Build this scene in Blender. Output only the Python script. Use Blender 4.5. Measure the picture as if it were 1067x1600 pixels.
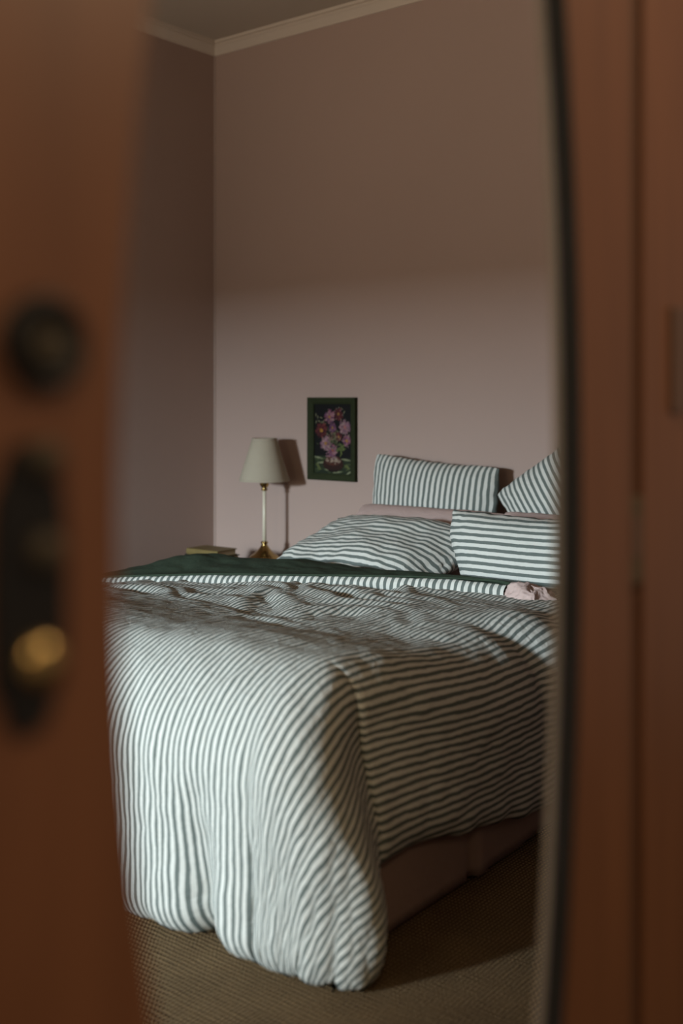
import bpy, bmesh, math, random
import numpy as np
from mathutils import Vector, Matrix, noise

random.seed(7)
for o in list(bpy.data.objects):
    bpy.data.objects.remove(o)
scene = bpy.context.scene
COL = scene.collection
PI = math.pi

# ------------------------------------------------------------------ camera
cam_d = bpy.data.cameras.new('camera')
cam = bpy.data.objects.new('camera', cam_d)
COL.objects.link(cam)
cam.location = (0, 0, 1.1)
cam.rotation_euler = (PI / 2, 0, math.radians(38.45))
cam_d.sensor_fit = 'VERTICAL'
cam_d.sensor_height = 36
cam_d.sensor_width = 24
cam_d.lens = 36 * 1724 / 1600
cam_d.shift_y = -179 / 1600
cam_d.clip_start = 0.02
cam_d.dof.use_dof = True
cam_d.dof.focus_distance = 3.35
cam_d.dof.aperture_fstop = 1.85
scene.camera = cam

# ------------------------------------------------------------------ world / lights / exposure
world = bpy.data.worlds.new('overcast_sky')
scene.world = world
world.use_nodes = True
bg = world.node_tree.nodes['Background']
bg.inputs[0].default_value = (1.0, 0.86, 0.72, 1)
bg.inputs[1].default_value = 0.16

def area(name, loc, target, sx, sy, power, col):
    d = bpy.data.lights.new(name, 'AREA')
    d.shape = 'RECTANGLE'; d.size = sx; d.size_y = sy
    d.energy = power; d.color = col
    o = bpy.data.objects.new(name, d); COL.objects.link(o)
    o.location = loc
    o.rotation_euler = (Vector(target) - Vector(loc)).to_track_quat('-Z', 'Y').to_euler()
    return o
area('window_daylight', (-2.75, -2.6, 1.50), (-2.35, 3.8, 0.72), 0.5, 0.40, 335, (0.73, 0.90, 1.0))
area('window_fill', (-2.66, -1.15, 1.05), (-2.2, 3.8, 1.3), 0.9, 0.8, 24, (1.0, 0.86, 0.70))  # added warm fill just outside the window, lifts the whole room
uf = area('upper_wall_fill', (-2.5, -1.18, 1.0), (-1.7, 2.9, 3.9), 0.9, 0.7, 11.5, (1.0, 0.82, 0.62))  # added upward fill to brighten the upper wall and ceiling
uf.data.spread = math.radians(75)
area('warm_side_fill', (-1.05, -1.12, 1.45), (-1.9, 3.0, 1.1), 0.55, 0.9, 11, (1.0, 0.80, 0.56))  # added unseen warm fill for the bed side and left wall
area('hall_fill', (0.75, -0.75, 2.45), (-0.9, 1.2, 0.7), 0.6, 0.6, 16, (1.0, 0.74, 0.42))  # unseen warm fill added behind the camera for doors and bed side
area('hall_fill_far', (0.55, 1.35, 2.3), (-0.42, 1.2, 1.0), 0.4, 0.4, 14, (1.0, 0.76, 0.48))  # second unseen fill, added to brighten the right door leaf

vs = scene.view_settings
vs.view_transform = 'Standard'
vs.look = 'None'
vs.gamma = 1
vs.exposure = 0.15
vs.use_curve_mapping = False

# ------------------------------------------------------------------ material helpers
MATS = {}
def mat(name, color, rough=0.8, metal=0.0, bump=None, vary=None, spec=0.3, sheen=0):
    """bump=(scale,strength,dist), vary=(scale,amount)"""
    m = bpy.data.materials.new(name); m.use_nodes = True
    nt = m.node_tree; b = nt.nodes['Principled BSDF']
    b.inputs['Base Color'].default_value = (*color, 1)
    b.inputs['Roughness'].default_value = rough
    b.inputs['Metallic'].default_value = metal
    b.inputs['Specular IOR Level'].default_value = spec
    if sheen:
        b.inputs['Sheen Weight'].default_value = sheen
    tc = nt.nodes.new('ShaderNodeTexCoord')
    if vary:
        n = nt.nodes.new('ShaderNodeTexNoise'); n.inputs['Scale'].default_value = vary[0]
        n.inputs['Detail'].default_value = 4
        nt.links.new(tc.outputs['Object'], n.inputs['Vector'])
        r = nt.nodes.new('ShaderNodeMix'); r.data_type = 'RGBA'
        k = vary[1]
        r.inputs['A'].default_value = (*[c * (1 - k) for c in color], 1)
        r.inputs['B'].default_value = (*[min(1, c * (1 + k)) for c in color], 1)
        nt.links.new(n.outputs['Fac'], r.inputs['Factor'])
        nt.links.new(r.outputs['Result'], b.inputs['Base Color'])
    if bump:
        n = nt.nodes.new('ShaderNodeTexNoise'); n.inputs['Scale'].default_value = bump[0]
        n.inputs['Detail'].default_value = 5
        nt.links.new(tc.outputs['Object'], n.inputs['Vector'])
        bp = nt.nodes.new('ShaderNodeBump'); bp.inputs['Strength'].default_value = bump[1]
        bp.inputs['Distance'].default_value = bump[2]
        nt.links.new(n.outputs['Fac'], bp.inputs['Height'])
        nt.links.new(bp.outputs['Normal'], b.inputs['Normal'])
    MATS[name] = m
    return m

def stripe_mat(name, period, light, dark, axis='X'):
    """Linen stripes printed along the cloth: driven by the cloth's own flat (UV, metres) coordinates."""
    m = bpy.data.materials.new(name); m.use_nodes = True
    nt = m.node_tree; L = nt.links.new; b = nt.nodes['Principled BSDF']
    uv = nt.nodes.new('ShaderNodeUVMap'); uv.uv_map = 'UVMap'
    sep = nt.nodes.new('ShaderNodeSeparateXYZ'); L(uv.outputs[0], sep.inputs[0])
    nz = nt.nodes.new('ShaderNodeTexNoise'); nz.inputs['Scale'].default_value = 40
    nz.inputs['Detail'].default_value = 3
    L(uv.outputs[0], nz.inputs['Vector'])
    def math_(op, a, bb=None, c=None):
        n = nt.nodes.new('ShaderNodeMath'); n.operation = op
        for i, v in enumerate((a, bb, c)):
            if v is None: continue
            if isinstance(v, (int, float)): n.inputs[i].default_value = v
            else: L(v, n.inputs[i])
        return n.outputs[0]
    off = math_('MULTIPLY_ADD', nz.outputs['Fac'], 0.003, -0.0015)
    x = math_('ADD', sep.outputs[axis], off)
    fr = math_('FRACT', math_('DIVIDE', x, period))
    tri = math_('ABSOLUTE', math_('SUBTRACT', fr, 0.5))       # 0..0.5
    mr = nt.nodes.new('ShaderNodeMapRange'); mr.inputs['From Min'].default_value = 0.215
    mr.inputs['From Max'].default_value = 0.265
    L(tri, mr.inputs['Value'])
    # thread variation
    wv = nt.nodes.new('ShaderNodeTexNoise'); wv.inputs['Scale'].default_value = 900
    L(uv.outputs[0], wv.inputs['Vector'])
    mx = nt.nodes.new('ShaderNodeMix'); mx.data_type = 'RGBA'
    mx.inputs['A'].default_value = (*dark, 1); mx.inputs['B'].default_value = (*light, 1)
    L(mr.outputs[0], mx.inputs['Factor'])
    hv = nt.nodes.new('ShaderNodeMapRange'); hv.inputs['To Min'].default_value = 0.8
    hv.inputs['To Max'].default_value = 1.18
    L(wv.outputs['Fac'], hv.inputs['Value'])
    m2 = nt.nodes.new('ShaderNodeVectorMath'); m2.operation = 'SCALE'
    L(mx.outputs['Result'], m2.inputs[0]); L(hv.outputs[0], m2.inputs['Scale'])
    L(m2.outputs[0], b.inputs['Base Color'])
    b.inputs['Roughness'].default_value = 0.95
    b.inputs['Specular IOR Level'].default_value = 0.1
    # linen crumple relief
    n1 = nt.nodes.new('ShaderNodeTexNoise'); n1.inputs['Scale'].default_value = 55
    n1.inputs['Detail'].default_value = 5; n1.inputs['Distortion'].default_value = 1.0
    L(uv.outputs[0], n1.inputs['Vector'])
    bp = nt.nodes.new('ShaderNodeBump'); bp.inputs['Strength'].default_value = 0.6
    bp.inputs['Distance'].default_value = 0.005
    L(n1.outputs['Fac'], bp.inputs['Height']); L(bp.outputs[0], b.inputs['Normal'])
    MATS[name] = m
    return m

def wood_mat(name, c1, c2, rough=0.4):
    m = bpy.data.materials.new(name); m.use_nodes = True
    nt = m.node_tree; L = nt.links.new; b = nt.nodes['Principled BSDF']
    tc = nt.nodes.new('ShaderNodeTexCoord'); mp = nt.nodes.new('ShaderNodeMapping')
    mp.inputs['Scale'].default_value = (14, 14, 1.1)
    L(tc.outputs['Object'], mp.inputs[0])
    n = nt.nodes.new('ShaderNodeTexNoise'); n.inputs['Scale'].default_value = 3
    n.inputs['Detail'].default_value = 6; n.inputs['Distortion'].default_value = 0.6
    L(mp.outputs[0], n.inputs['Vector'])
    r = nt.nodes.new('ShaderNodeMix'); r.data_type = 'RGBA'
    r.inputs['A'].default_value = (*c1, 1); r.inputs['B'].default_value = (*c2, 1)
    L(n.outputs['Fac'], r.inputs['Factor']); L(r.outputs['Result'], b.inputs['Base Color'])
    b.inputs['Roughness'].default_value = rough
    b.inputs['Specular IOR Level'].default_value = 0.35
    MATS[name] = m
    return m

def sisal_mat():
    m = bpy.data.materials.new('sisal_weave'); m.use_nodes = True
    nt = m.node_tree; L = nt.links.new; b = nt.nodes['Principled BSDF']
    tc = nt.nodes.new('ShaderNodeTexCoord')
    nz = nt.nodes.new('ShaderNodeTexNoise'); nz.inputs['Scale'].default_value = 25
    L(tc.outputs['Object'], nz.inputs['Vector'])
    mixv = nt.nodes.new('ShaderNodeVectorMath'); mixv.operation = 'MULTIPLY_ADD'
    L(nz.outputs['Color'], mixv.inputs[0]); mixv.inputs[1].default_value = (0.006, 0.006, 0)
    L(tc.outputs['Object'], mixv.inputs[2])
    w = []
    for d in ('X', 'Y'):
        t = nt.nodes.new('ShaderNodeTexWave'); t.wave_type = 'BANDS'; t.bands_direction = d
        t.inputs['Scale'].default_value = 34 if d == 'X' else 27
        t.inputs['Distortion'].default_value = 0.8; t.inputs['Detail'].default_value = 1
        L(mixv.outputs[0], t.inputs['Vector']); w.append(t)
    mu = nt.nodes.new('ShaderNodeMath'); mu.operation = 'MULTIPLY'
    L(w[0].outputs['Fac'], mu.inputs[0]); L(w[1].outputs['Fac'], mu.inputs[1])
    n2 = nt.nodes.new('ShaderNodeTexNoise'); n2.inputs['Scale'].default_value = 7; n2.inputs['Detail'].default_value = 5
    L(tc.outputs['Object'], n2.inputs['Vector'])
    r = nt.nodes.new('ShaderNodeMix'); r.data_type = 'RGBA'
    r.inputs['A'].default_value = (0.035, 0.021, 0.010, 1); r.inputs['B'].default_value = (0.95, 0.63, 0.33, 1)
    L(mu.outputs[0], r.inputs['Factor'])
    r2 = nt.nodes.new('ShaderNodeMix'); r2.data_type = 'RGBA'; r2.blend_type = 'MULTIPLY'
    r2.inputs['Factor'].default_value = 0.5
    L(r.outputs['Result'], r2.inputs['A']); L(n2.outputs['Fac'], r2.inputs['B'])
    L(r2.outputs['Result'], b.inputs['Base Color'])
    b.inputs['Roughness'].default_value = 0.95; b.inputs['Specular IOR Level'].default_value = 0.1
    bp = nt.nodes.new('ShaderNodeBump'); bp.inputs['Strength'].default_value = 1.0; bp.inputs['Distance'].default_value = 0.008
    L(mu.outputs[0], bp.inputs['Height']); L(bp.outputs[0], b.inputs['Normal'])
    MATS['sisal'] = m

mat('wall_paint', (0.40, 0.295, 0.255), 0.9, vary=(0.9, 0.05), bump=(60, 0.12, 0.002), spec=0.15)
mat('trim_paint', (0.46, 0.36, 0.315), 0.75, bump=(30, 0.05, 0.002), spec=0.2)
mat('ceiling_paint', (0.50, 0.44, 0.37), 0.95, vary=(1.2, 0.04), spec=0.1)
mat('cornice_paint', (0.60, 0.52, 0.44), 0.8, bump=(40, 0.05, 0.001), spec=0.2)
sisal_mat()
wood_mat('door_wood', (0.085, 0.031, 0.013), (0.155, 0.060, 0.026), 0.45)
wood_mat('door_groove', (0.045, 0.02, 0.01), (0.07, 0.03, 0.015), 0.6)
wood_mat('dark_wood', (0.05, 0.024, 0.012), (0.11, 0.05, 0.025), 0.4)
mat('black_seal', (0.008, 0.006, 0.005), 0.7)
mat('pale_edge', (0.20, 0.17, 0.145), 0.7, vary=(20, 0.06))
mat('dark_iron', (0.012, 0.010, 0.009), 0.45, metal=0.3, bump=(90, 0.2, 0.001))
mat('aged_brass', (0.50, 0.33, 0.13), 0.32, metal=1.0, vary=(60, 0.15))
mat('dull_brass', (0.055, 0.042, 0.028), 0.6, metal=0.5, vary=(60, 0.15))
mat('aged_plate', (0.09, 0.06, 0.03), 0.5, metal=0.5)
mat('polished_brass', (0.42, 0.30, 0.12), 0.22, metal=1.0, vary=(25, 0.12))
mat('ivory_enamel', (0.66, 0.60, 0.47), 0.35, spec=0.5)
mat('lamp_fabric', (0.40, 0.35, 0.27), 0.9, vary=(30, 0.04), bump=(400, 0.2, 0.0005), spec=0.1)
mat('shade_trim', (0.42, 0.36, 0.28), 0.9)
mat('bulb_white', (0.8, 0.78, 0.72), 0.3)
mat('pink_linen', (0.50, 0.375, 0.345), 0.95, vary=(14, 0.06), bump=(70, 0.5, 0.004), spec=0.1)
mat('mauve_valance', (0.27, 0.185, 0.155), 0.95, vary=(14, 0.08), bump=(60, 0.4, 0.003), spec=0.1)
mat('green_linen', (0.036, 0.052, 0.035), 0.95, vary=(20, 0.2), bump=(60, 0.5, 0.004), spec=0.12)
mat('mattress_cloth', (0.5, 0.42, 0.38), 0.95)
mat('base_cloth', (0.12, 0.09, 0.075), 0.95)
mat('frame_green', (0.024, 0.030, 0.013), 0.8, vary=(50, 0.25), bump=(80, 0.15, 0.001), spec=0.12)
mat('olive_cover', (0.17, 0.125, 0.045), 0.5, vary=(30, 0.2))
mat('dark_cover', (0.018, 0.02, 0.014), 0.6, vary=(30, 0.2))
mat('page_paper', (0.45, 0.38, 0.26), 0.9, bump=(300, 0.4, 0.001))
mat('window_paint', (0.6, 0.57, 0.52), 0.5)
LIGHT = (0.60, 0.60, 0.555); DARK = (0.128, 0.148, 0.137)
stripe_mat('duvet_stripe', 0.0166, LIGHT, DARK, 'X')
stripe_mat('cuff_stripe', 0.0224, LIGHT, DARK, 'X')
stripe_mat('pillow_stripe_up', 0.0245, LIGHT, DARK, 'X')
stripe_mat('pillow_stripe_across', 0.0225, LIGHT, DARK, 'Y')
def glass_mat():
    m = bpy.data.materials.new('window_glass'); m.use_nodes = True
    nt = m.node_tree; L = nt.links.new
    for n in list(nt.nodes): nt.nodes.remove(n)
    o = nt.nodes.new('ShaderNodeOutputMaterial'); mx = nt.nodes.new('ShaderNodeMixShader')
    t = nt.nodes.new('ShaderNodeBsdfTransparent'); g = nt.nodes.new('ShaderNodeBsdfGlossy')
    g.inputs['Roughness'].default_value = 0.02
    f = nt.nodes.new('ShaderNodeFresnel'); f.inputs[0].default_value = 1.45
    L(f.outputs[0], mx.inputs[0]); L(t.outputs[0], mx.inputs[1]); L(g.outputs[0], mx.inputs[2]); L(mx.outputs[0], o.inputs[0])
    MATS['glass'] = m
glass_mat()

# ------------------------------------------------------------------ mesh helpers
def link(name, me, m=None, parent=None, smooth=False):
    o = bpy.data.objects.new(name, me); COL.objects.link(o)
    if m: me.materials.append(MATS[m])
    if parent: o.parent = parent
    if smooth:
        for p in me.polygons: p.use_smooth = True
    return o
def from_bm(name, bm, m=None, parent=None, smooth=False, bevel=0, seg=2):
    if bevel:
        bmesh.ops.bevel(bm, geom=bm.edges[:], offset=bevel, segments=seg, affect='EDGES', profile=0.5)
    bmesh.ops.recalc_face_normals(bm, faces=bm.faces[:])
    me = bpy.data.meshes.new(name); bm.to_mesh(me); bm.free()
    return link(name, me, m, parent, smooth)
def add_box(bm, lo, hi):
    vs_ = [bm.verts.new((x, y, z)) for x in (lo[0], hi[0]) for y in (lo[1], hi[1]) for z in (lo[2], hi[2])]
    for f in ((0, 1, 3, 2), (4, 6, 7, 5), (0, 4, 5, 1), (2, 3, 7, 6), (0, 2, 6, 4), (1, 5, 7, 3)):
        bm.faces.new([vs_[i] for i in f])
def box(name, lo, hi, m, parent=None, bevel=0, seg=2):
    bm = bmesh.new(); add_box(bm, lo, hi)
    return from_bm(name, bm, m, parent, bevel=bevel, seg=seg, smooth=False)
def lathe(name, prof, m, parent=None, loc=(0, 0, 0), n=40, axis='Z', smooth=True):
    bm = bmesh.new(); rings = []
    for r, z in prof:
        ring = []
        if r < 1e-6:
            ring = [bm.verts.new((0, 0, z))] * n
        else:
            for i in range(n):
                a = 2 * PI * i / n
                ring.append(bm.verts.new((r * math.cos(a), r * math.sin(a), z)))
        rings.append(ring)
    for k in range(len(rings) - 1):
        for i in range(n):
            q = [rings[k][i], rings[k][(i + 1) % n], rings[k + 1][(i + 1) % n], rings[k + 1][i]]
            u = []
            for v in q:
                if v not in u: u.append(v)
            if len(u) >= 3: bm.faces.new(u)
    if axis == 'X':   # lathe axis along +X (towards the hall)
        bmesh.ops.rotate(bm, verts=bm.verts[:], cent=(0, 0, 0), matrix=Matrix.Rotation(PI / 2, 3, 'Y'))
    bmesh.ops.translate(bm, verts=bm.verts[:], vec=loc)
    return from_bm(name, bm, m, parent, smooth=smooth)
def grid_mesh(name, P, UV, m, parent=None, smooth=True, flip=False):
    """P: (n,k,3) array, UV: (n,k,2)"""
    n, k = P.shape[:2]
    verts = P.reshape(-1, 3)
    i, j = np.meshgrid(np.arange(n - 1), np.arange(k - 1), indexing='ij')
    a = (i * k + j).ravel()
    f = np.stack([a, a + 1, a + k + 1, a + k], 1)
    if flip: f = f[:, ::-1]
    me = bpy.data.meshes.new(name)
    me.from_pydata(verts.tolist(), [], f.tolist())
    if UV is not None:
        l = me.uv_layers.new(name='UVMap')
        uvf = UV.reshape(-1, 2)
        vi = np.empty(len(me.loops), dtype=np.int32); me.loops.foreach_get('vertex_index', vi)
        l.data.foreach_set('uv', uvf[vi].astype(np.float32).ravel())
    return link(name, me, m, parent, smooth)
def empty(name, loc=(0, 0, 0)):
    o = bpy.data.objects.new(name, None); COL.objects.link(o); o.location = loc
    o.empty_display_size = 0.1
    return o
def tag(o, label, cat, group=None):
    o['label'] = label; o['category'] = cat
    if group: o['group'] = group
    return o
def struct(o):
    o['kind'] = 'structure'; return o
def fbm(x, y, z=0.0, octv=3):
    s = 0; a = 1; f = 1
    for _ in range(octv):
        s += a * noise.noise(Vector((x * f, y * f, z + 7.3 * f))); a *= 0.5; f *= 2
    return s
fbm_v = np.vectorize(fbm)
def sstep(a, b, x):
    t = np.clip((x - a) / (b - a), 0, 1); return t * t * (3 - 2 * t)
def normals_of(P):
    du = np.gradient(P, axis=0); dv = np.gradient(P, axis=1)
    n = np.cross(du, dv); n /= (np.linalg.norm(n, axis=2, keepdims=True) + 1e-12)
    return n

# ------------------------------------------------------------------ room shell
XL, XR = -3.80, -0.47          # left wall face, door wall face (room side)
YH, YF = 3.80, -0.90           # head wall face, window wall face
CEIL = 2.805
T = 0.12
struct(box('floor', (XL - T, YF - T, -0.05), (1.4, YH + T, 0.0), 'sisal'))
struct(box('ceiling', (XL - T, YF - T, CEIL), (XR + T, YH + T, CEIL + 0.05), 'ceiling_paint'))
struct(box('wall_head', (XL - T, YH, 0), (XR + T, YH + T, CEIL), 'wall_paint'))
struct(box('wall_left', (XL - T, YF, 0), (XL, YH, CEIL), 'wall_paint'))
# window wall with an opening
WX0, WX1, WZ0, WZ1 = -3.27, -2.06, 0.62, 1.425
VX0, VX1, VZ0, VZ1 = -1.38, -0.72, 0.95, 1.95  # extra opening added to let the warm side fill in
bm = bmesh.new()
add_box(bm, (XL - T, YF - T, 0), (WX0, YF, CEIL))
add_box(bm, (WX1, YF - T, 0), (VX0, YF, CEIL))
add_box(bm, (VX1, YF - T, 0), (XR + T, YF, CEIL))
add_box(bm, (VX0, YF - T, 0), (VX1, YF, VZ0))
add_box(bm, (VX0, YF - T, VZ1), (VX1, YF, CEIL))
add_box(bm, (WX0, YF - T, 0), (WX1, YF, WZ0))
add_box(bm, (WX0, YF - T, WZ1), (WX1, YF, CEIL))
struct(from_bm('wall_front', bm, 'wall_paint'))
# door wall: opening between DY0 and DY1
DY0, DY1, DZ = -0.5, 1.72, 2.08
bm = bmesh.new()
add_box(bm, (XR, YF, 0), (XR + 0.008, DY0, CEIL))
add_box(bm, (XR, DY1, 0), (XR + 0.008, YH, CEIL))
add_box(bm, (XR, DY0, DZ), (XR + 0.008, DY1, CEIL))
struct(from_bm('wall_right', bm, 'wall_paint'))

# cornice with mitred corner
prof = [(0.0, -0.056), (0.006, -0.056), (0.009, -0.050), (0.030, -0.026), (0.038, -0.021), (0.038, -0.014), (0.050, -0.012), (0.052, 0.0), (0.0, 0.0)]
def cornice(name, pts_fn):
    bm = bmesh.new(); a = []; b = []
    for d, z in prof:
        p, q = pts_fn(d)
        a.append(bm.verts.new((p[0], p[1], CEIL + z))); b.append(bm.verts.new((q[0], q[1], CEIL + z)))
    n = len(prof)
    for i in range(n):
        bm.faces.new((a[i], a[(i + 1) % n], b[(i + 1) % n], b[i]))
    bm.faces.new(a); bm.faces.new(b[::-1])
    return struct(from_bm(name, bm, 'cornice_paint'))
cornice('trim_1', lambda d: ((XL + d, YH - d), (XR - d, YH - d)))
cornice('trim_2', lambda d: ((XL + d, YH - d), (XL + d, YF + d)))
# corner bead
bm = bmesh.new()
add_box(bm, (XL, YH - 0.007, 0.0), (XL + 0.007, YH, CEIL - 0.056))
struct(from_bm('trim_3', bm, 'trim_paint', bevel=0.002))
struct(box('baseboard_head', (XL + 0.012, YH - 0.015, 0), (XR, YH, 0.16), 'trim_paint', bevel=0.004))
struct(box('baseboard_left', (XL, YF, 0), (XL + 0.015, YH - 0.016, 0.16), 'trim_paint', bevel=0.004))

# windows out of the frame: first lets daylight in, second added for fill
def wbox(n, lo, hi, m, par, bevel=0.004):
    o = box(n, lo, hi, m, None, bevel)
    o.parent = par; o.matrix_parent_inverse = Matrix.Translation(-Vector(par.location))
    return o
for wn, (a0, a1, b0, b1) in (('window_1', (WX0, WX1, WZ0, WZ1)), ('fill_window', (VX0, VX1, VZ0, VZ1))):
    win = struct(empty(wn, (0.5 * (a0 + a1), YF - 0.06, b0)))
    for n_, lo, hi in (('window_frame', (a0, YF - 0.10, b0), (a0 + 0.04, YF - 0.03, b1)),
                       ('window_frame', (a1 - 0.04, YF - 0.10, b0), (a1, YF - 0.03, b1)),
                       ('window_frame', (a0 + 0.04, YF - 0.10, b0), (a1 - 0.04, YF - 0.03, b0 + 0.04)),
                       ('window_frame', (a0 + 0.04, YF - 0.10, b1 - 0.04), (a1 - 0.04, YF - 0.03, b1)),
                       ('window_sill', (a0 - 0.05, YF - 0.03, b0 - 0.03), (a1 + 0.05, YF + 0.06, b0))):
        wbox(n_, lo, hi, 'window_paint', win)
    wbox('pane', (a0 + 0.04, YF - 0.068, b0 + 0.04), (a1 - 0.04, YF - 0.064, b1 - 0.04), 'glass', win, 0)

# ------------------------------------------------------------------ sliding door leaves (blurred foreground)
XD = -0.42      # hall face of the leaves
def bow(z, z0, c, lim):
    d = abs(z - z0)
    return c * d * d if d < lim else c * lim * lim + 2 * c * lim * (1 - math.exp(-(d - lim) / 0.05)) * 0.05
def edge_slab(name, x0, x1, yin, yedge, m, parent=None, z0=0.005, z1=2.06, n=80):
    """slab between a straight inner side and a bowed meeting edge; yin/yedge functions of z"""
    bm = bmesh.new(); prev = None
    for i in range(n + 1):
        z = z0 + (z1 - z0) * i / n
        r = [bm.verts.new((x0, yin(z), z)), bm.verts.new((x1, yin(z), z)), bm.verts.new((x1, yedge(z), z)), bm.verts.new((x0, yedge(z), z))]
        if prev:
            for k in range(4):
                bm.faces.new((prev[k], prev[(k + 1) % 4], r[(k + 1) % 4], r[k]))
        else:
            bm.faces.new(r)
        prev = r
    bm.faces.new(prev[::-1])
    return from_bm(name, bm, m, parent)
# left leaf
d1 = struct(empty('door_1', (0, 0, 0)))
eL = lambda z: 0.353 + bow(z, 1.05, 0.35, 0.30)
edge_slab('stile', XD - 0.036, XD, lambda z: 0.20, eL, 'door_wood', d1)
edge_slab('stile', XD - 0.036, XD, lambda z: -0.62, lambda z: -0.50, 'door_wood', d1, n=1)
for z0, z1 in ((0.005, 0.22), (0.98, 1.10), (1.94, 2.06)):
    box('rail', (XD - 0.034, -0.5, z0), (XD - 0.002, 0.20, z1), 'door_wood', d1)
for z0, z1 in ((0.22, 0.98), (1.10, 1.94)):
    box('panel', (XD - 0.026, -0.5, z0), (XD - 0.012, 0.20, z1), 'door_wood', d1)
# ring pull
ro = lathe('rosette', [(0.0, 0.0), (0.0225, 0.0), (0.0225, 0.004), (0.0205, 0.008), (0.0165, 0.009), (0.0145, 0.005), (0.012, 0.003), (0.0, 0.003)], 'dark_iron', d1, (XD, 0.309, 1.125), axis='X')
lathe('boss', [(0.0, 0.003), (0.0095, 0.003), (0.009, 0.008), (0.005, 0.011), (0.0, 0.0115)], 'dull_brass', ro, (XD, 0.309, 1.122), axis='X')
# long lock plate with tapered ends
bm = bmesh.new(); pts = []
for t in np.linspace(0, 2 * PI, 48, endpoint=False):
    cy, cz = math.cos(t), math.sin(t)
    y = 0.021 * math.copysign(abs(cy) ** 0.55, cy); z = 0.066 * math.copysign(abs(cz) ** 0.8, cz)
    if abs(z) > 0.05: y *= 0.8
    pts.append((y, z))
lo = [bm.verts.new((XD, 0.301 + y, 1.014 + z)) for y, z in pts]
hi = [bm.verts.new((XD + 0.0035, 0.301 + y * 0.94, 1.014 + z * 0.98)) for y, z in pts]
for i in range(48): bm.faces.new((lo[i], lo[(i + 1) % 48], hi[(i + 1) % 48], hi[i]))
bm.faces.new(hi); bm.faces.new(lo[::-1])
pl = from_bm('lock_plate', bm, 'dark_iron', d1)
for y, z, r, m_ in ((0.305, 0.981, 0.0108, 'aged_brass'), (0.308, 1.072, 0.009, 'dull_brass'), (0.308, 1.030, 0.009, 'dull_brass')):
    lathe('lock_button', [(0.0, 0.0035), (r, 0.0035), (r, 0.006), (r * 0.85, 0.009), (r * 0.4, 0.0105), (0.0, 0.011)], m_, pl, (XD, y, z), axis='X')
# right leaf
d2 = struct(empty('door_2', (0, 0, 0)))
eR = lambda z: 0.856 - bow(z, 1.02, 0.178, 0.5)
edge_slab('stile', XD - 0.018, XD, eR, lambda z: 0.955, 'door_wood', d2)
edge_slab('edge_seal', XD - 0.0175, XD - 0.0003, lambda z: eR(z) - 0.003, lambda z: eR(z) + 0.0015, 'black_seal', d2)
edge_slab('stile_back', XD - 0.028, XD - 0.018, lambda z: eR(z) + 0.0015, lambda z: 0.955, 'pale_edge', d2)
box('groove', (XD - 0.034, 0.955, 0.005), (XD - 0.009, 0.989, 2.06), 'door_groove', d2)
edge_slab('stile', XD - 0.034, XD - 0.003, lambda z: 0.989, lambda z: 1.07, 'door_wood', d2, n=1)
box('panel', (XD - 0.028, 1.07, 0.22), (XD - 0.014, 1.68, 1.94), 'door_wood', d2)
box('rail', (XD - 0.034, 1.07, 0.005), (XD - 0.003, 1.68, 0.22), 'door_wood', d2)
box('rail', (XD - 0.034, 1.07, 1.94), (XD - 0.003, 1.68, 2.06), 'door_wood', d2)
box('stile', (XD - 0.034, 1.68, 0.005), (XD - 0.003, 1.80, 2.06), 'door_wood', d2)
kp = box('keeper_plate', (XD - 0.009, 0.953, 0.925), (XD - 0.003, 0.990, 1.008), 'aged_plate', d2, bevel=0.003)
box('keeper_slot', (XD - 0.0035, 0.963, 0.952), (XD - 0.002, 0.981, 0.990), 'dark_wood', kp)
box('pull_plate', (XD - 0.003, 1.052, 1.085), (XD + 0.001, 1.10, 1.19), 'dark_wood', d2, bevel=0.002)
# track board above the leaves
struct(box('trim_4', (XD - 0.045, -0.7, 2.065), (XD + 0.02, 1.9, 2.16), 'door_wood', bevel=0.003))

# ------------------------------------------------------------------ bed
BX0, BX1, BY0, BY1 = -3.03, -1.345, 1.72, 3.77
MT = 0.415
bed = tag(empty('bed', ((BX0 + BX1) / 2, (BY0 + BY1) / 2, 0)), 'double bed with dusty mauve valance under the striped duvet, head against pink wall', 'bed')
def child(o, p):
    o.parent = p; o.matrix_parent_inverse = Matrix.Translation(-Vector(p.location)); return o
child(box('bed_base', (BX0 + 0.02, BY0 + 0.02, 0.10), (BX1 - 0.02, BY1 - 0.01, 0.27), 'base_cloth', None, 0.01), bed)
def rbox(name, lo, hi, m, bevel, seg=4):
    o = box(name, lo, hi, m, None, bevel, seg)
    for p in o.data.polygons: p.use_smooth = True
    return o
child(rbox('mattress', (BX0, BY0 + 0.04, 0.27), (BX1 - 0.06, BY1, MT), 'pink_linen', 0.045), bed)
for x in (BX0 + 0.1, BX1 - 0.12):
    for y in (BY0 + 0.12, BY1 - 0.12):
        child(lathe('leg', [(0, 0), (0.022, 0.0), (0.026, 0.03), (0.03, 0.101), (0, 0.101)], 'dark_wood', None, (x, y, 0), n=16), bed)
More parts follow.
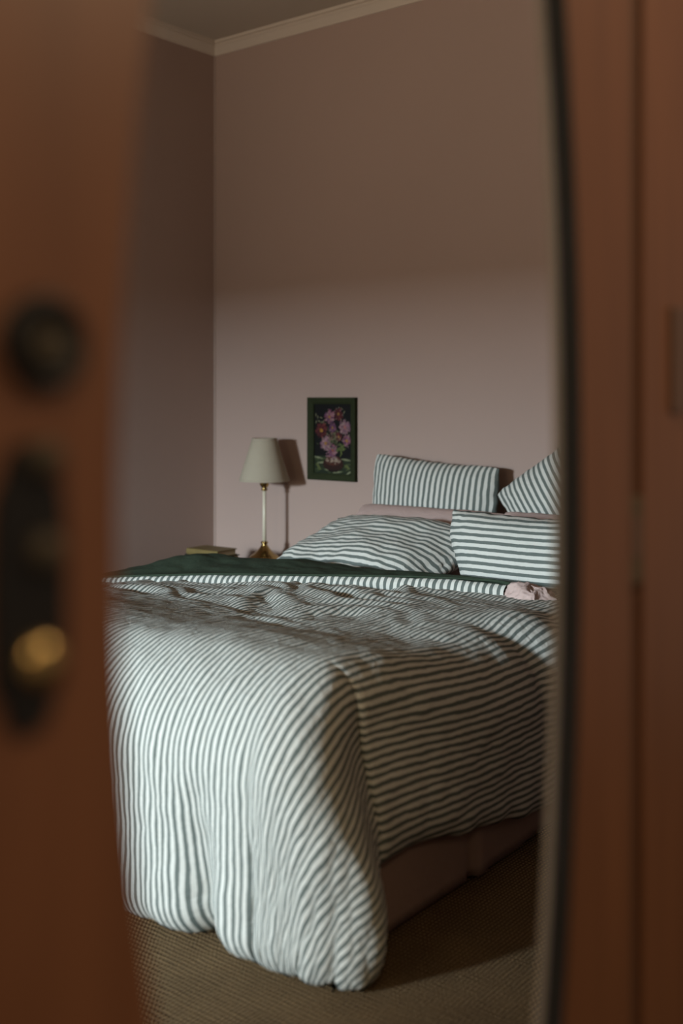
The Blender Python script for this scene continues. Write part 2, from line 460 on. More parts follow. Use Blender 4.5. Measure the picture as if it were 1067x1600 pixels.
# valance: gathered cloth round three sides with a pleat
path = []
def addseg(p, q, n):
    for i in range(n):
        t = i / n; path.append((p[0] + (q[0] - p[0]) * t, p[1] + (q[1] - p[1]) * t, q[0] - p[0], q[1] - p[1]))
o_ = 0.012
addseg((BX1 + o_, BY1), (BX1 + o_, BY0 - o_), 160); addseg((BX1 + o_, BY0 - o_), (BX0 - o_, BY0 - o_), 110); addseg((BX0 - o_, BY0 - o_), (BX0 - o_, BY1), 80)
nz = 12
VP = np.zeros((len(path), nz + 1, 3)); VU = np.zeros((len(path), nz + 1, 2))
for i, (x, y, dx, dy) in enumerate(path):
    L_ = math.hypot(dx, dy); nx, ny = -dy / L_, dx / L_       # outward
    for j in range(nz + 1):
        t = j / nz                                            # 0 top, 1 hem
        hem = 0.012 + 0.016 * max(0, noise.noise(Vector((x * 2.3, y * 2.3, 3)))) + (0.03 * sstep(2.3, 2.75, y) if dx == 0 and x > -2 else 0)
        z = 0.30 + (hem - 0.30) * t
        off = t * (0.010 + 0.012 * noise.noise(Vector((x * 5, y * 5, 1.5))) + 0.004 * noise.noise(Vector((x * 14, y * 14, z * 6))))
        if dx == 0 and x > -2:                                 # pleat on the visible side
            off -= 0.02 * math.exp(-((y - 2.14) / 0.012) ** 2) * t + -0.008 * math.exp(-((y - 2.17) / 0.03) ** 2) * t
        VP[i, j] = (x - nx * off * -1, y - ny * off * -1, z); VU[i, j] = (i * 0.012, z)
val = grid_mesh('valance', VP, VU, 'mauve_valance')
sol = val.modifiers.new('thickness', 'SOLIDIFY'); sol.thickness = 0.003; sol.offset = 0
child(val, bed)

# ------------------------------------------------------------------ duvet
XA, YB = -1.45, 1.765                    # where the side and the foot start to roll over
XA2 = -2.95                               # the same on the far side
RS, RF, RSC = 0.155, 0.20, 0.085
LS, LF = 0.243 + 0.155, 0.314 + 0.355
def top_z(x, y):
    return 0.552 - 0.050 * sstep(1.76, 2.22, y) + 0.006 * sstep(2.2, 2.6, y) - 0.034 * sstep(-2.05, -2.6, x) * sstep(2.2, 2.55, y) - 0.035 * sstep(-2.6, -3.05, x)
R_ = math.radians
def build_duvet():
    nu, ntop, nv, nlen = 62, 170, 74, 150
    # signed flat coordinates: column c: [-LS..0] far hang, top, [0..LS] near hang
    cols = [('L', 1 - i / nu) for i in range(nu)] + [('T', i / ntop) for i in range(ntop + 1)] + [('R', (i + 1) / nu) for i in range(nu)]
    rows = [('T', i / nlen) for i in range(nlen + 1)] + [('F', (i + 1) / nv) for i in range(nv)]
    yhead = 2.93
    P = np.zeros((len(rows), len(cols), 3)); UV = np.zeros((len(rows), len(cols), 2)); W = np.zeros((len(rows), len(cols), 3))
    def hemlen(phi, right, x, y):
        s = math.sin(phi); c = math.cos(phi)
        base = LS * c * c + LF * s * s
        base += 0.12 * math.exp(-((phi - R_(32)) / R_(26)) ** 2) * sstep(0, R_(14), phi) * sstep(0, R_(20), PI / 2 - phi)
        return base
    for i, (rk, rv) in enumerate(rows):
        for j, (ck, cv) in enumerate(cols):
            right = ck == 'R'
            u = cv if ck != 'T' else 0.0
            v = rv if rk == 'F' else 0.0
            xt = XA2 + (XA - XA2) * cv if ck == 'T' else (XA if right else XA2)
            yt = yhead + (YB - yhead) * rv if rk == 'T' else YB
            m = max(u, v)
            if m <= 0:
                phi = 0; r = 0
            else:
                phi = (v / u) * PI / 4 if u >= v else PI / 2 - (u / v) * PI / 4
                if v == 0: phi = 0
                if u == 0: phi = PI / 2
                hl = hemlen(phi, right, xt, yt)
                if phi == 0:
                    hl += 0.015 + 0.08 * sstep(1.85, 2.4, yt) + 0.012 * noise.noise(Vector((yt * 4.0, 2.2, 0.4)))
                if phi == PI / 2:
                    hl += -0.02 * math.exp(-((xt + 1.60) / 0.05) ** 2) + 0.015 * noise.noise(Vector((xt * 4.0, 0.2, 5.4)))
                r = m * hl
            c, s = math.cos(phi), math.sin(phi)
            RSy = RSC + (RS - RSC) * float(sstep(1.74, 2.25, yt)) if right else RS
            R = RSy * c * c + RF * s * s
            arc = R * PI / 2
            if r < arc:
                out = R * math.sin(r / R); drop = R * (1 - math.cos(r / R))
            else:
                out = R; drop = R + (r - arc)
            if m > 0: out += (RS - RSy) * c * c * float(sstep(0.16, 0.42, r)) * 0.9
            # big corner lobe swelling towards the camera
            ph0 = R_(64) - R_(34) * float(sstep(0.10, 0.52, r))
            lob = math.exp(-((phi - ph0) / (R_(30) - R_(17) * float(sstep(0.15, 0.45, r)) if phi < ph0 else R_(34))) ** 2)
            lob *= float(sstep(0, R_(16), phi))
            if m > 0:
                out += (0.105 * lob) * sstep(0.04, 0.45, r)
                # hem tucks in
                tk = max(0.0, (m - 0.90) / 0.10)
                out -= (0.045 - 0.03 * lob if phi > 0 else 0.012) * tk * tk
                if phi == 0 and right:                         # side hang: slack, drifting inwards
                    out += 0.015 * math.sin(min(1, m) * PI)
                if phi == PI / 2:
                    vx = math.exp(-((xt + 1.585) / 0.045) ** 2)
                    out += (-0.045 * vx + 0.015 * math.exp(-((xt + 1.50) / 0.05) ** 2) + 0.013 * noise.noise(Vector((xt * 4, 0.3, 1.1)))) * sstep(0.25, 0.62, r)
            sx = 1 if right or ck == 'T' else -1
            x = xt + (out * c * sx if u > 0 else 0)
            y = yt - (out * s if v > 0 else 0)
            z0 = top_z(xt if ck == 'T' else xt + 0.0, yt)
            z = max(z0 - drop, 0.006 + 0.01 * (r > 0.6))
            P[i, j] = (x, y, z)
            fa = XA + r * c * (1 if u > 0 else 0) if right else (xt if ck == 'T' else XA2 - r * c)
            fb = yt - (r * s if v > 0 else 0)
            UV[i, j] = (fa, fb)
            W[i, j] = (r, phi, m)
    N = normals_of(P)
    if N[10, ntop // 2 + nu, 2] < 0: N = -N
    U, V = UV[..., 0], UV[..., 1]
    onTop = 1 - sstep(0.0, 0.15, W[..., 0])
    d = 0.012 * fbm_v(U * 2.2, V * 2.2, 0.3, 2)                                  # soft puffs
    # crumpled zone near the folded edge
    zone = sstep(1.98, 2.3, V + 0.10 * (U + 2.2)) * onTop * (1 - 0.75 * sstep(-1.95, -1.6, U))
    warp = fbm_v(U * 3, V * 3, 4.0, 2)
    ridg = 1 - np.abs(fbm_v(U * 2.6 + warp * 0.5, (V + 0.28 * U) * 7 + warp * 0.9, 9.0, 2)) * 2.0
    d += zone * (0.016 * np.clip(ridg, -0.35, 1) + 0.003 * fbm_v(U * 14, V * 22, 2.0, 2) - 0.010)
    # fine linen crumple everywhere
    d += 0.0030 * fbm_v(U * 22, V * 16, 1.7, 2)
    # pleats on the hangs
    foot = sstep(0.3, 0.55, W[..., 0]) * sstep(0.9, 1.4, W[..., 1])
    d += foot * 0.004 * fbm_v(U * 13, V * 1.5, 8.0, 1)
    corner = sstep(0.25, 0.5, W[..., 0]) * np.exp(-((W[..., 1] - 0.85) / 0.5) ** 2)
    d += corner * (0.004 * np.sin(W[..., 1] * 13 + 1.0) + 0.008 * fbm_v(W[..., 1] * 5, W[..., 0] * 3, 3.0, 2))
    side = sstep(0.25, 0.45, W[..., 0]) * (1 - sstep(0.05, 0.4, W[..., 1])) * (U > -2)
    d += side * 0.008 * fbm_v(U * 4, V * 9, 6.0, 2)
    # soft bulge near the head end of the near side that catches the light
    d += 0.022 * np.exp(-(((U + 1.33) / 0.14) ** 2 + ((V - 2.52) / 0.07) ** 2))
    d -= 0.018 * np.exp(-(((U + 1.33) / 0.16) ** 2 + ((V - 2.40) / 0.05) ** 2))
    P = P + N * d[..., None]
    P[..., 2] = np.maximum(P[..., 2], 0.004)
    return P, UV
duvet = tag(empty('duvet', (-2.1, 2.3, MT)), 'green and white striped linen duvet hanging over the foot of the bed', 'duvet')
P, UV = build_duvet()
cov = grid_mesh('duvet_cover', P, UV, 'duvet_stripe')
sol = cov.modifiers.new('thickness', 'SOLIDIFY'); sol.thickness = 0.016; sol.offset = -1
child(cov, duvet)

# folded-back edge (roll) along the head end of the duvet
cx = np.array([-3.26, -3.20, -3.10, -2.90, -2.62, -2.40, -2.05, -1.80, -1.63])
cyf = np.array([2.40, 2.42, 2.45, 2.50, 2.58, 2.64, 2.725, 2.785, 2.81])
czt = np.array([0.36, 0.43, 0.468, 0.488, 0.512, 0.524, 0.545, 0.556, 0.553])
yb_ = np.array([2.70, 2.72, 2.74, 2.78, 2.84, 2.90, 2.86, 2.83, 2.83])
def build_cuff():
    n = 200; k = 26
    xs = np.linspace(-3.24, -1.63, n)
    P = np.zeros((n, k, 3)); UV = np.zeros((n, k, 2))
    for i, x in enumerate(xs):
        yf = np.interp(x, cx, cyf); zt = np.interp(x, cx, czt); w = np.interp(x, cx, yb_) - yf
        hh = 0.030 + 0.006 * noise.noise(Vector((x * 6, 0, 0)))
        yf += 0.010 * noise.noise(Vector((x * 5, 3, 1)))
        ln = 0
        pr = None
        for j in range(k):
            t = j / (k - 1)
            if t < 0.62:
                a = -PI / 2 + (t / 0.62) * PI * 0.93
                y = yf + 0.025 - 0.025 * math.cos(a) ; z = zt - hh + hh * math.sin(a)
            else:
                q = (t - 0.62) / 0.38
                y = yf + 0.02 + q * max(0.02, w - 0.03); z = zt - 0.003 - 0.02 * q
            nn = 0.004 * noise.noise(Vector((x * 24, t * 3, 2))) + 0.003 * noise.noise(Vector((x * 50, t * 6, 5)))
            p = np.array((x, y - nn, z + nn * 0.5))
            if pr is not None: ln += np.linalg.norm(p - pr)
            pr = p
            P[i, j] = p; UV[i, j] = (x, ln)
    return P, UV
P, UV = build_cuff()
cuff = grid_mesh('folded_edge', P, UV, 'cuff_stripe', flip=True)
child(cuff, duvet)

# ------------------------------------------------------------------ green blanket
def build_blanket():
    n, k = 180, 46
    xs = np.linspace(-3.26, -1.60, n)
    P = np.zeros((n, k, 3)); UV = np.zeros((n, k, 2))
    for i, x in enumerate(xs):
        yf = np.interp(x, cx, cyf) + 0.018; zt = np.interp(x, cx, czt) + 0.004; yb = np.interp(x, cx, yb_)
        hump = 0.045 * math.exp(-((x + 2.86) / 0.17) ** 2) + 0.022 * math.exp(-((x + 2.5) / 0.2) ** 2)
        for j in range(k):
            t = j / (k - 1)
            if t < 0.7:
                q = t / 0.7
                y = yf + (yb - yf) * q; z = zt + hump * sstep(0, 0.9, q) + 0.004 * math.sin(PI * q)
            else:
                q = (t - 0.7) / 0.3
                y = yb + 0.03 * math.sin(q * PI / 2); z = zt + hump - 0.075 * (1 - math.cos(q * PI / 2))
            nn = 0.006 * fbm(x * 9 + y * 4, y * 16, 1.0, 2) * min(1, t * 6)
            P[i, j] = (x, y, z + nn); UV[i, j] = (x, y)
    return P, UV
P, UV = build_blanket()
bl = grid_mesh('blanket', P, UV, 'green_linen', flip=True)
sol = bl.modifiers.new('thickness', 'SOLIDIFY'); sol.thickness = 0.006; sol.offset = -1
tag(bl, 'dark green linen blanket strip between the striped duvet fold and the pillows', 'blanket')

# ------------------------------------------------------------------ pink sheet bunched at the end of the fold
def build_bunch():
    n, k = 90, 60
    P = np.zeros((n, k, 3)); UV = np.zeros((n, k, 2))
    c = Vector((-1.555, 2.835, 0.497))
    for i in range(n):
        a = 2 * PI * i / (n - 1)
        for j in range(k):
            t = j / (k - 1)
            el = t * PI / 2
            f = 1 + 0.22 * noise.noise(Vector((math.cos(a) * 1.7, math.sin(a) * 1.7, t * 1.5 + 4))) \
                + 0.10 * (1 - 2 * abs(noise.noise(Vector((math.cos(a) * 4, math.sin(a) * 4, t * 3))))) \
                + 0.05 * (1 - 2 * abs(noise.noise(Vector((math.cos(a) * 9, math.sin(a) * 9, t * 6)))))
            rx, ry, rz = 0.086, 0.055, 0.068
            cr = math.cos(el) ** 0.6
            x = rx * f * cr * math.cos(a); y = ry * f * cr * math.sin(a)
            z = rz * math.sin(el) * (0.85 + 0.3 * noise.noise(Vector((x * 18, y * 18, 1)))) * (f * 0.6 + 0.4)
            # hollow on the right hand side: the open end of the rolled sheet
            hol = math.exp(-(((x - 0.075) / 0.03) ** 2 + ((y + 0.03) / 0.04) ** 2))
            x -= 0.03 * hol
            P[i, j] = (c.x + x, c.y + y, c.z + z); UV[i, j] = (a * 0.08, t * 0.1)
    return P, UV
P, UV = build_bunch()
sh = grid_mesh('bed_sheet', P, UV, 'pink_linen')
tag(sh, 'crumpled pale pink sheet bunched at the open end of the duvet fold', 'sheet')

# ------------------------------------------------------------------ pillows
def make_pillow(name, label, group, m, w, h, t, loc, lean=0, yaw=0, roll=0, seed=0, wr=1.0, warp=None, pinch=0.05, n=72):
    us = np.sin(np.linspace(-1, 1, n) * PI / 2 * 0.98) / math.sin(PI / 2 * 0.98)
    U, V = np.meshgrid(us, us, indexing='ij')
    prof_ = ((1 - np.abs(U) ** 3.2) * (1 - np.abs(V) ** 3.2))
    th = 0.5 * t * np.power(np.clip(prof_, 0, 1), 0.55)
    X = U * w / 2 * (1 - pinch * (1 - V ** 2) * np.abs(U) ** 2)
    Y = V * h / 2 * (1 - pinch * 1.4 * (1 - U ** 2) * np.abs(V) ** 2)
    ear = (np.abs(U * V)) ** 6
    X = X * (1 - 0.03 * ear); Y = Y * (1 - 0.045 * ear)
    edge = 1 - prof_
    puck = edge ** 2
    def side(sgn):
        sd = seed * 3.1 + sgn
        d = 0.0035 * wr * fbm_v(X * 16, Y * 16, sd, 2) + 0.010 * wr * fbm_v(X * 5, Y * 5, sd + 2, 1)
        d += puck * 0.006 * wr * fbm_v(X * 30, Y * 30, sd + 4, 1)
        mask = np.clip(prof_ * 6, 0, 1)
        Z = sgn * (th + d * mask)
        return np.stack([X, Y, Z], -1)
    ex = 0.006 * wr * fbm_v(X * 30, Y * 30, seed + 11, 2) * puck
    F = side(1); B = side(-1)
    F[..., 0] += ex; B[..., 0] += ex; F[..., 1] += ex; B[..., 1] += ex
    if warp:
        F = warp(F, w, h); B = warp(B, w, h)
    verts = np.concatenate([F.reshape(-1, 3), B.reshape(-1, 3)])
    uv = np.concatenate([np.stack([U * w / 2, V * h / 2], -1).reshape(-1, 2)] * 2)
    uv[:, 0] += seed * 0.31
    faces = []
    for i in range(n - 1):
        for j in range(n - 1):
            a = i * n + j
            faces.append((a, a + n, a + n + 1, a + 1)); b = a + n * n
            faces.append((b, b + 1, b + n + 1, b + n))
    # the two sides meet in a seam: outer ring is shared
    bm = bmesh.new()
    me = bpy.data.meshes.new(name); me.from_pydata(verts.tolist(), [], faces)
    l = me.uv_layers.new(name='UVMap')
    vi = np.empty(len(me.loops), dtype=np.int32); me.loops.foreach_get('vertex_index', vi)
    l.data.foreach_set('uv', uv[vi].astype(np.float32).ravel())
    bm.from_mesh(me); bmesh.ops.remove_doubles(bm, verts=bm.verts[:], dist=0.0004); bm.to_mesh(me); bm.free()
    o = link(name, me, m, None, True)
    # local x -> +X, local y -> up, local z -> towards the foot (-Y)
    M0 = Matrix(((1, 0, 0), (0, 0, -1), (0, 1, 0))).to_4x4()
    Mt = Matrix.Translation(loc) @ Matrix.Rotation(yaw, 4, 'Z') @ Matrix.Rotation(-lean, 4, 'X') @ M0 @ Matrix.Rotation(roll, 4, 'Z')
    o.matrix_world = Mt
    tag(o, label, 'pillow', group)
    return o
R = math.radians
G1 = 'striped pillows at the head of the bed'; G2 = 'pale pink pillows behind the striped ones'
def warp_p1(A, w, h):
    x = A[..., 0] / (w / 2); y = A[..., 1] / (h / 2)
    A[..., 1] -= 0.014 * np.clip(x, -1, 1) + 0.008 * (1 - x * x) * np.clip(y, 0, 1)
    return A
make_pillow('pillow', 'upright striped pillow with vertical stripes leaning on the wall beside the framed flowers', G1, 'pillow_stripe_up',
            0.590, 0.42, 0.14, (-2.455, 3.675, 0.645), R(6), R(2), R(-1.0), 1, 0.8, warp_p1, 0.02)
def warp_p2(A, w, h):
    x = A[..., 0] / (w / 2); y = A[..., 1] / (h / 2)
    A[..., 2] -= 0.05 * np.clip(x, 0, 1) ** 2 * 0.6
    A[..., 0] += 0.05 * y * np.clip(-x, 0, 1) + 0.10 * y * np.clip(x, 0, 1)
    A[..., 1] -= 0.03 * np.clip(x, -1, 1) * np.clip(-y, 0, 1)
    return A
make_pillow('pillow', 'slumped striped pillow with horizontal stripes lying along the green blanket edge', G1, 'pillow_stripe_across',
            0.68, 0.40, 0.16, (-2.375, 3.20, 0.545), R(66), R(3), R(0), 2, 2.1, warp_p2)
def warp_p3(A, w, h):
    x = A[..., 0] / (w / 2); y = A[..., 1] / (h / 2)
    A[..., 1] += 0.012 * x * x
    A[..., 0] += 0.08 * np.clip(-y, -0.3, 1) * np.clip(-x, 0, 1)
    return A
make_pillow('pillow', 'plump striped pillow with horizontal stripes standing above the bunched pink sheet', G1, 'pillow_stripe_across',
            0.64, 0.30, 0.17, (-1.66, 3.09, 0.582), R(18), R(3), R(0.5), 3, 0.9, warp_p3)
make_pillow('pillow', 'striped pillow tipped up on its corner against the wall with diagonal stripes', G1, 'pillow_stripe_up',
            0.60, 0.40, 0.15, (-1.77, 3.60, 0.765), R(12), R(-2), R(38), 4, 0.8)
make_pillow('pillow', 'pale pink pillow propped between upright striped pillow and slumped one', G2, 'pink_linen',
            0.66, 0.38, 0.13, (-2.385, 3.43, 0.548), R(50), R(2), 0, 5, 0.6)
make_pillow('pillow', 'pale pink pillow almost hidden below the tipped up striped pillow', G2, 'pink_linen',
            0.62, 0.38, 0.13, (-1.72, 3.38, 0.548), R(42), R(0), 0, 6, 0.6)

# ------------------------------------------------------------------ nightstand, lamp, books
NZ = 0.345
ns = tag(empty('nightstand', (-3.435, 3.52, 0)), 'low dark wooden nightstand in the corner behind the bed, under the lamp', 'nightstand')
child(box('table_top', (-3.77, 3.27, NZ - 0.025), (-3.10, 3.77, NZ), 'dark_wood', None, 0.004), ns)
child(box('body', (-3.74, 3.31, 0.16), (-3.13, 3.765, NZ - 0.025), 'dark_wood', None, 0.002), ns)
dr = child(box('drawer', (-3.71, 3.298, 0.19), (-3.16, 3.31, NZ - 0.05), 'dark_wood', None, 0.003), ns)
kn = lathe('knob', [(0, 0), (0.008, 0), (0.007, 0.01), (0.013, 0.018), (0.012, 0.026), (0, 0.029)], 'polished_brass', None, n=20)
kn.matrix_world = Matrix.Translation((-3.435, 3.298, 0.265)) @ Matrix.Rotation(PI / 2, 4, 'X')
kn.parent = dr; kn.matrix_parent_inverse = Matrix.Identity(4)
bpy.context.view_layer.update()
kn.matrix_parent_inverse = dr.matrix_world.inverted()
for x in (-3.72, -3.15):
    for y in (3.33, 3.745):
        child(lathe('leg', [(0, 0), (0.012, 0), (0.018, 0.16), (0, 0.16)], 'dark_wood', None, (x, y, 0), n=14), ns)

LX, LY = -3.320, 3.63
lamp = tag(empty('table_lamp', (LX, LY, NZ)), 'slim brass and ivory candlestick table lamp with tapered taupe shade', 'lamp')
def lp(name, prof_, m, par=lamp):
    o = lathe(name, [(r_, z_ + 0.045 if not (z_ == 0 and m == 'polished_brass') else z_) for r_, z_ in prof_], m, None, (0, 0, 0), 44); o.parent = par; return o
lp('base', [(0, 0), (0.078, 0.0), (0.080, -0.040), (0.077, -0.032), (0.070, -0.014), (0.065, 0.002), (0.060, 0.008), (0.050, 0.014), (0.036, 0.024), (0.024, 0.038), (0.015, 0.052), (0.011, 0.058), (0.015, 0.061), (0.0165, 0.065), (0.015, 0.069), (0.009, 0.072), (0, 0.072)], 'polished_brass')
lp('stem', [(0, 0.070), (0.0085, 0.070), (0.0078, 0.18), (0.0078, 0.296), (0, 0.296)], 'ivory_enamel')
lp('socket_cup', [(0, 0.294), (0.008, 0.294), (0.0145, 0.298), (0.0145, 0.303), (0.009, 0.307), (0.016, 0.313), (0.0205, 0.322), (0.0205, 0.345), (0.019, 0.347), (0, 0.347)], 'polished_brass')
lp('bulb', [(0, 0.345), (0.012, 0.345), (0.013, 0.36), (0.022, 0.385), (0.024, 0.40), (0.018, 0.42), (0, 0.428)], 'bulb_white')
zb, zt_ = 0.339, 0.528
shd = lp('lamp_shade', [(0.110, zb), (0.112, zb + 0.004), (0.0555, zt_ - 0.003), (0.054, zt_), (0.0525, zt_ - 0.003), (0.1085, zb + 0.004), (0.110, zb)], 'lamp_fabric')
lp('shade_band', [(0.1098, zb - 0.001), (0.1128, zb - 0.0005), (0.1112, zb + 0.007), (0.1098, zb + 0.0065)], 'shade_trim', shd)
lp('shade_band', [(0.0562, zt_ - 0.008), (0.0573, zt_ - 0.008), (0.0562, zt_ + 0.001), (0.054, zt_ + 0.001)], 'shade_trim', shd)

def book(loc, w, d, t, rz, cover, label):
    b = tag(empty('book', loc), label, 'book', 'books on the nightstand'); b.rotation_euler.z = rz
    bm = bmesh.new(); c = 0.003
    add_box(bm, (-w / 2, -d / 2, 0), (w / 2, d / 2, c))
    add_box(bm, (-w / 2, -d / 2, t - c), (w / 2, d / 2, t))
    # rounded spine
    n = 8; prev = None
    for i in range(n + 1):
        a = -PI / 2 + PI * i / n
        y = -d / 2 - 0.005 * math.cos(a); z = t / 2 + (t / 2) * math.sin(a)
        r = [bm.verts.new((-w / 2, y, z)), bm.verts.new((w / 2, y, z)), bm.verts.new((w / 2, -d / 2 + 0.002, min(max(z, 0.001), t - 0.001))), bm.verts.new((-w / 2, -d / 2 + 0.002, min(max(z, 0.001), t - 0.001)))]
        if prev:
            for q in range(4): bm.faces.new((prev[q], prev[(q + 1) % 4], r[(q + 1) % 4], r[q]))
        prev = r
    cv = from_bm('cover', bm, cover); cv.parent = b
    pg = box('pages', (-w / 2 + 0.005, -d / 2 + 0.002, c), (w / 2 - 0.005, d / 2 - 0.005, t - c), 'page_paper'); pg.parent = b
    return b
book((-3.435, 3.42, NZ), 0.205, 0.13, 0.072, R(0), 'dark_cover', 'dark covered book lying under an olive one beside the lamp')
book((-3.432, 3.415, NZ + 0.0722), 0.185, 0.12, 0.026, R(1.5), 'olive_cover', 'worn olive gold book lying on top of a dark one beside the lamp')

# ------------------------------------------------------------------ framed flower picture
FX0, FX1, FZ0, FZ1 = -3.197, -2.927, 0.733, 1.100
fr = tag(empty('picture_frame', ((FX0 + FX1) / 2, YH, (FZ0 + FZ1) / 2)), 'small dark green framed still life of flowers in a bowl on pink wall', 'picture')
W2, H2 = (FX1 - FX0) / 2, (FZ1 - FZ0) / 2
bw, dp = 0.030, 0.022
def fbar(a, b, c, d_):
    bm = bmesh.new()
    prof2 = [(0, 0), (0, -dp), (0.006, -dp - 0.002), (bw - 0.008, -dp + 0.004), (bw, -dp + 0.010), (bw, 0)]
    # a,b outer corners, c,d inner directions
    A_ = []; B_ = []
    for s, yy in prof2:
        A_.append(bm.verts.new((a[0] + c[0] * s, yy, a[1] + c[1] * s))); B_.append(bm.verts.new((b[0] + d_[0] * s, yy, b[1] + d_[1] * s)))
    n = len(prof2)
    for i in range(n): bm.faces.new((A_[i], A_[(i + 1) % n], B_[(i + 1) % n], B_[i]))
    bm.faces.new(A_); bm.faces.new(B_[::-1])
    o = from_bm('frame_bar', bm, 'frame_green'); o.parent = fr
fbar((-W2, -H2), (W2, -H2), (1, 1), (-1, 1)); fbar((-W2, H2), (W2, H2), (1, -1), (-1, -1))
fbar((-W2, -H2), (-W2, H2), (1, 1), (1, -1)); fbar((W2, -H2), (W2, H2), (-1, 1), (-1, -1))
def print_mat():
    m = bpy.data.materials.new('picture_print'); m.use_nodes = True
    nt = m.node_tree; b = nt.nodes['Principled BSDF']
    a = nt.nodes.new('ShaderNodeVertexColor'); a.layer_name = 'Col'
    nt.links.new(a.outputs[0], b.inputs['Base Color']); b.inputs['Roughness'].default_value = 0.6
    b.inputs['Specular IOR Level'].default_value = 0.2
    MATS['print'] = m
print_mat()
pv, pf, pc = [], [], []
lay = [0]
def poly(pts_, col):
    y = -0.0060 - lay[0] * 0.0000035; lay[0] += 1
    s = len(pv)
    for p in pts_: pv.append((p[0], y, p[1]))
    pf.append(tuple(range(s, s + len(pts_)))); pc.append(tuple(c * 0.62 for c in col))
iw, ih = W2 - bw + 0.002, H2 - bw + 0.002
def pp(u, v):   # picture coordinates 0..1 (left-right, top-bottom)
    return (-iw + 2 * iw * u, ih - 2 * ih * v)
rnd = random.Random(3)
poly([pp(0, 0), pp(1, 0), pp(1, 1), pp(0, 1)], (0.004, 0.004, 0.004))
poly([pp(0, 0.745), pp(0.3, 0.74), pp(0.7, 0.77), pp(1, 0.765), pp(1, 1), pp(0, 1)], (0.022, 0.032, 0.016))
def stroke(u, v, ang, ln, wd, col):
    c, s = math.cos(ang), math.sin(ang); x, y = pp(u, v)
    q = []
    for a, b_ in ((-0.5, -0.15), (0, -0.5), (0.5, -0.15), (0.5, 0.15), (0, 0.5), (-0.5, 0.15)):
        q.append((x + c * a * ln - s * b_ * wd, y + s * a * ln + c * b_ * wd))
    poly(q, col)
for _ in range(60):
    u, v = rnd.random(), rnd.uniform(0.77, 0.99)
    g = rnd.uniform(0.4, 2.2)
    stroke(u, v, rnd.uniform(-0.5, 0.5), rnd.uniform(0.012, 0.04), rnd.uniform(0.002, 0.005), (0.05 * g, 0.07 * g, 0.025 * g))
for u, v, a, l_ in ((0.12, 0.77, -0.15, 0.05), (0.22, 0.84, 0.1, 0.06), (0.85, 0.79, -0.1, 0.05), (0.93, 0.97, 0.5, 0.04), (0.47, 0.955, -0.15, 0.08), (0.62, 0.97, 0.1, 0.05)):
    stroke(u, v, a, l_, 0.008, (0.28, 0.30, 0.17))
for u, v in ((0.1, 0.88), (0.14, 0.92), (0.9, 0.9), (0.86, 0.88)):
    stroke(u, v, rnd.uniform(-1, 1), 0.022, 0.014, (0.13, 0.15, 0.05))
def flower(u, v, r, cols, ctr, np_=16):
    x, y = pp(u, v)
    for ring, rr in ((0, 1.0), (1, 0.72)):
        for k in range(np_):
            a = 2 * PI * (k + 0.5 * ring) / np_ + rnd.uniform(-0.12, 0.12); R_ = r * rr * rnd.uniform(0.85, 1.1)
            c = rnd.choice(cols); g = rnd.uniform(0.6, 1.25)
            ca, sa = math.cos(a), math.sin(a); w_ = r * 0.16
            q = [(x + ca * R_ * t - sa * w_ * s, y + sa * R_ * t + ca * w_ * s) for t, s in ((0.15, -0.4), (0.6, -1), (0.95, -0.5), (1, 0), (0.95, 0.5), (0.6, 1), (0.15, 0.4))]
            poly(q, tuple(min(1, ch * g) for ch in c))
    for k in range(7):
        a = rnd.uniform(0, 2 * PI); d_ = r * 0.15 * rnd.random()
        q = [(x + math.cos(a) * d_ + math.cos(t) * r * 0.17, y + math.sin(a) * d_ + math.sin(t) * r * 0.17) for t in np.linspace(0, 2 * PI, 8, endpoint=False)]
        g = rnd.uniform(0.6, 1.2); poly(q, tuple(ch * g for ch in ctr))
PK = [(0.30, 0.11, 0.16), (0.22, 0.07, 0.13), (0.36, 0.17, 0.19), (0.17, 0.07, 0.15)]
RD = [(0.12, 0.018, 0.02), (0.07, 0.012, 0.018), (0.16, 0.03, 0.03)]
LV = [(0.34, 0.18, 0.22), (0.25, 0.12, 0.18), (0.40, 0.24, 0.24)]
OR = (0.40, 0.20, 0.05)
for _ in range(90):   # leaves and stems in the bunch
    u = rnd.gauss(0.5, 0.16); v = rnd.uniform(0.35, 0.68)
    g = rnd.uniform(0.5, 1.7)
    stroke(u, v, rnd.uniform(0, PI), rnd.uniform(0.008, 0.02), 0.004, (0.07 * g, 0.08 * g, 0.035 * g))
for u, v in ((0.05, 0.16), (0.1, 0.19), (0.06, 0.26), (0.14, 0.25), (0.2, 0.27), (0.25, 0.26), (0.19, 0.2), (0.74, 0.07), (0.8, 0.12), (0.3, 0.29)):
    stroke(u, v, rnd.uniform(0, PI), 0.016, 0.006, (0.22, 0.21, 0.12))
flower(0.65, 0.15, 0.030, RD, OR); flower(0.42, 0.19, 0.033, PK, OR); flower(0.2, 0.38, 0.036, RD, (0.5, 0.25, 0.04))
flower(0.50, 0.34, 0.024, [(0.13, 0.05, 0.12), (0.2, 0.08, 0.14)], OR); flower(0.82, 0.33, 0.034, LV, (0.42, 0.16, 0.15), 20)
flower(0.87, 0.52, 0.028, PK, OR); flower(0.32, 0.57, 0.034, LV, OR, 18); flower(0.66, 0.47, 0.022, RD, OR); flower(0.5, 0.66, 0.030, PK, (0.4, 0.12, 0.08))
for _ in range(80):
    u = rnd.gauss(0.52, 0.10); v = rnd.gauss(0.49, 0.06)
    g = rnd.uniform(0.6, 1.4); c = rnd.choice([(0.30, 0.24, 0.16), (0.10, 0.13, 0.05), (0.22, 0.09, 0.08)])
    stroke(u, v, rnd.uniform(0, PI), rnd.uniform(0.006, 0.014), 0.004, tuple(ch * g for ch in c))
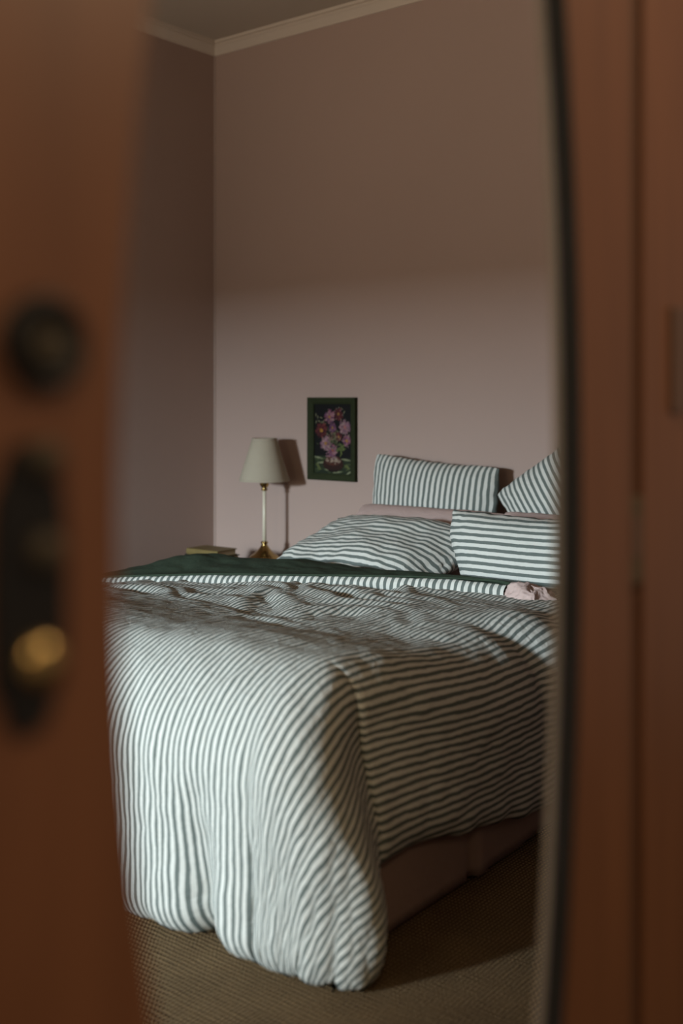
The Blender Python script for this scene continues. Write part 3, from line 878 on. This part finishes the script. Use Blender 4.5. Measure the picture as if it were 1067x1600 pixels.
for _ in range(22):
    stroke(rnd.gauss(0.74, 0.05), rnd.gauss(0.64, 0.04), rnd.uniform(0, PI), 0.014, 0.006, (0.14, 0.18, 0.05))
for fu, fv, fr_ in ((0.42, 0.19, 0.033), (0.82, 0.33, 0.034), (0.87, 0.52, 0.028), (0.32, 0.57, 0.034), (0.5, 0.66, 0.03), (0.65, 0.15, 0.03)):
    for _ in range(16):
        a = rnd.uniform(0, 2 * PI); d_ = fr_ * rnd.uniform(0.45, 1.0)
        stroke(fu + math.cos(a) * d_ / (2 * iw), fv - math.sin(a) * d_ / (2 * ih), a, rnd.uniform(0.006, 0.012), 0.0025, rnd.choice([(0.55, 0.36, 0.36), (0.5, 0.42, 0.34), (0.06, 0.015, 0.03), (0.03, 0.01, 0.015)]))
# bowl
bx_, by_ = pp(0.52, 0.86)
poly([(bx_ + math.cos(t) * 0.058, by_ + math.sin(t) * (0.034 if math.sin(t) > 0 else 0.030)) for t in np.linspace(0, 2 * PI, 28, endpoint=False)], (0.035, 0.012, 0.008))
poly([(bx_ + math.cos(t) * 0.046, by_ + 0.016 + math.sin(t) * 0.022) for t in np.linspace(0, 2 * PI, 24, endpoint=False)], (0.09, 0.03, 0.02))
for _ in range(26):
    stroke(rnd.gauss(0.54, 0.09), rnd.gauss(0.795, 0.025), rnd.uniform(-1.2, 1.2), rnd.uniform(0.008, 0.018), 0.006, (0.42, 0.32, 0.24))
for _ in range(16):
    stroke(rnd.gauss(0.48, 0.08), rnd.gauss(0.73, 0.02), rnd.uniform(0, PI), 0.014, 0.006, rnd.choice(PK + LV))
poly([(bx_ + a, by_ + b_) for a, b_ in ((-0.03, -0.024), (0.03, -0.024), (0.022, -0.034), (-0.022, -0.034))], (0.015, 0.008, 0.006))
me = bpy.data.meshes.new('picture_print'); me.from_pydata(pv, [], [f[::-1] if False else f for f in pf])
ca = me.color_attributes.new('Col', 'FLOAT_COLOR', 'CORNER')
arr = []
for f, c in zip(pf, pc): arr += [(*c, 1.0)] * len(f)
ca.data.foreach_set('color', np.array(arr, dtype=np.float32).ravel())
pr_ = link('picture_print', me, 'print'); pr_.parent = fr
bk = box('backing', (-W2 + 0.01, -0.0058, -H2 + 0.01), (W2 - 0.01, 0.0, H2 - 0.01), 'dark_wood'); bk.parent = fr
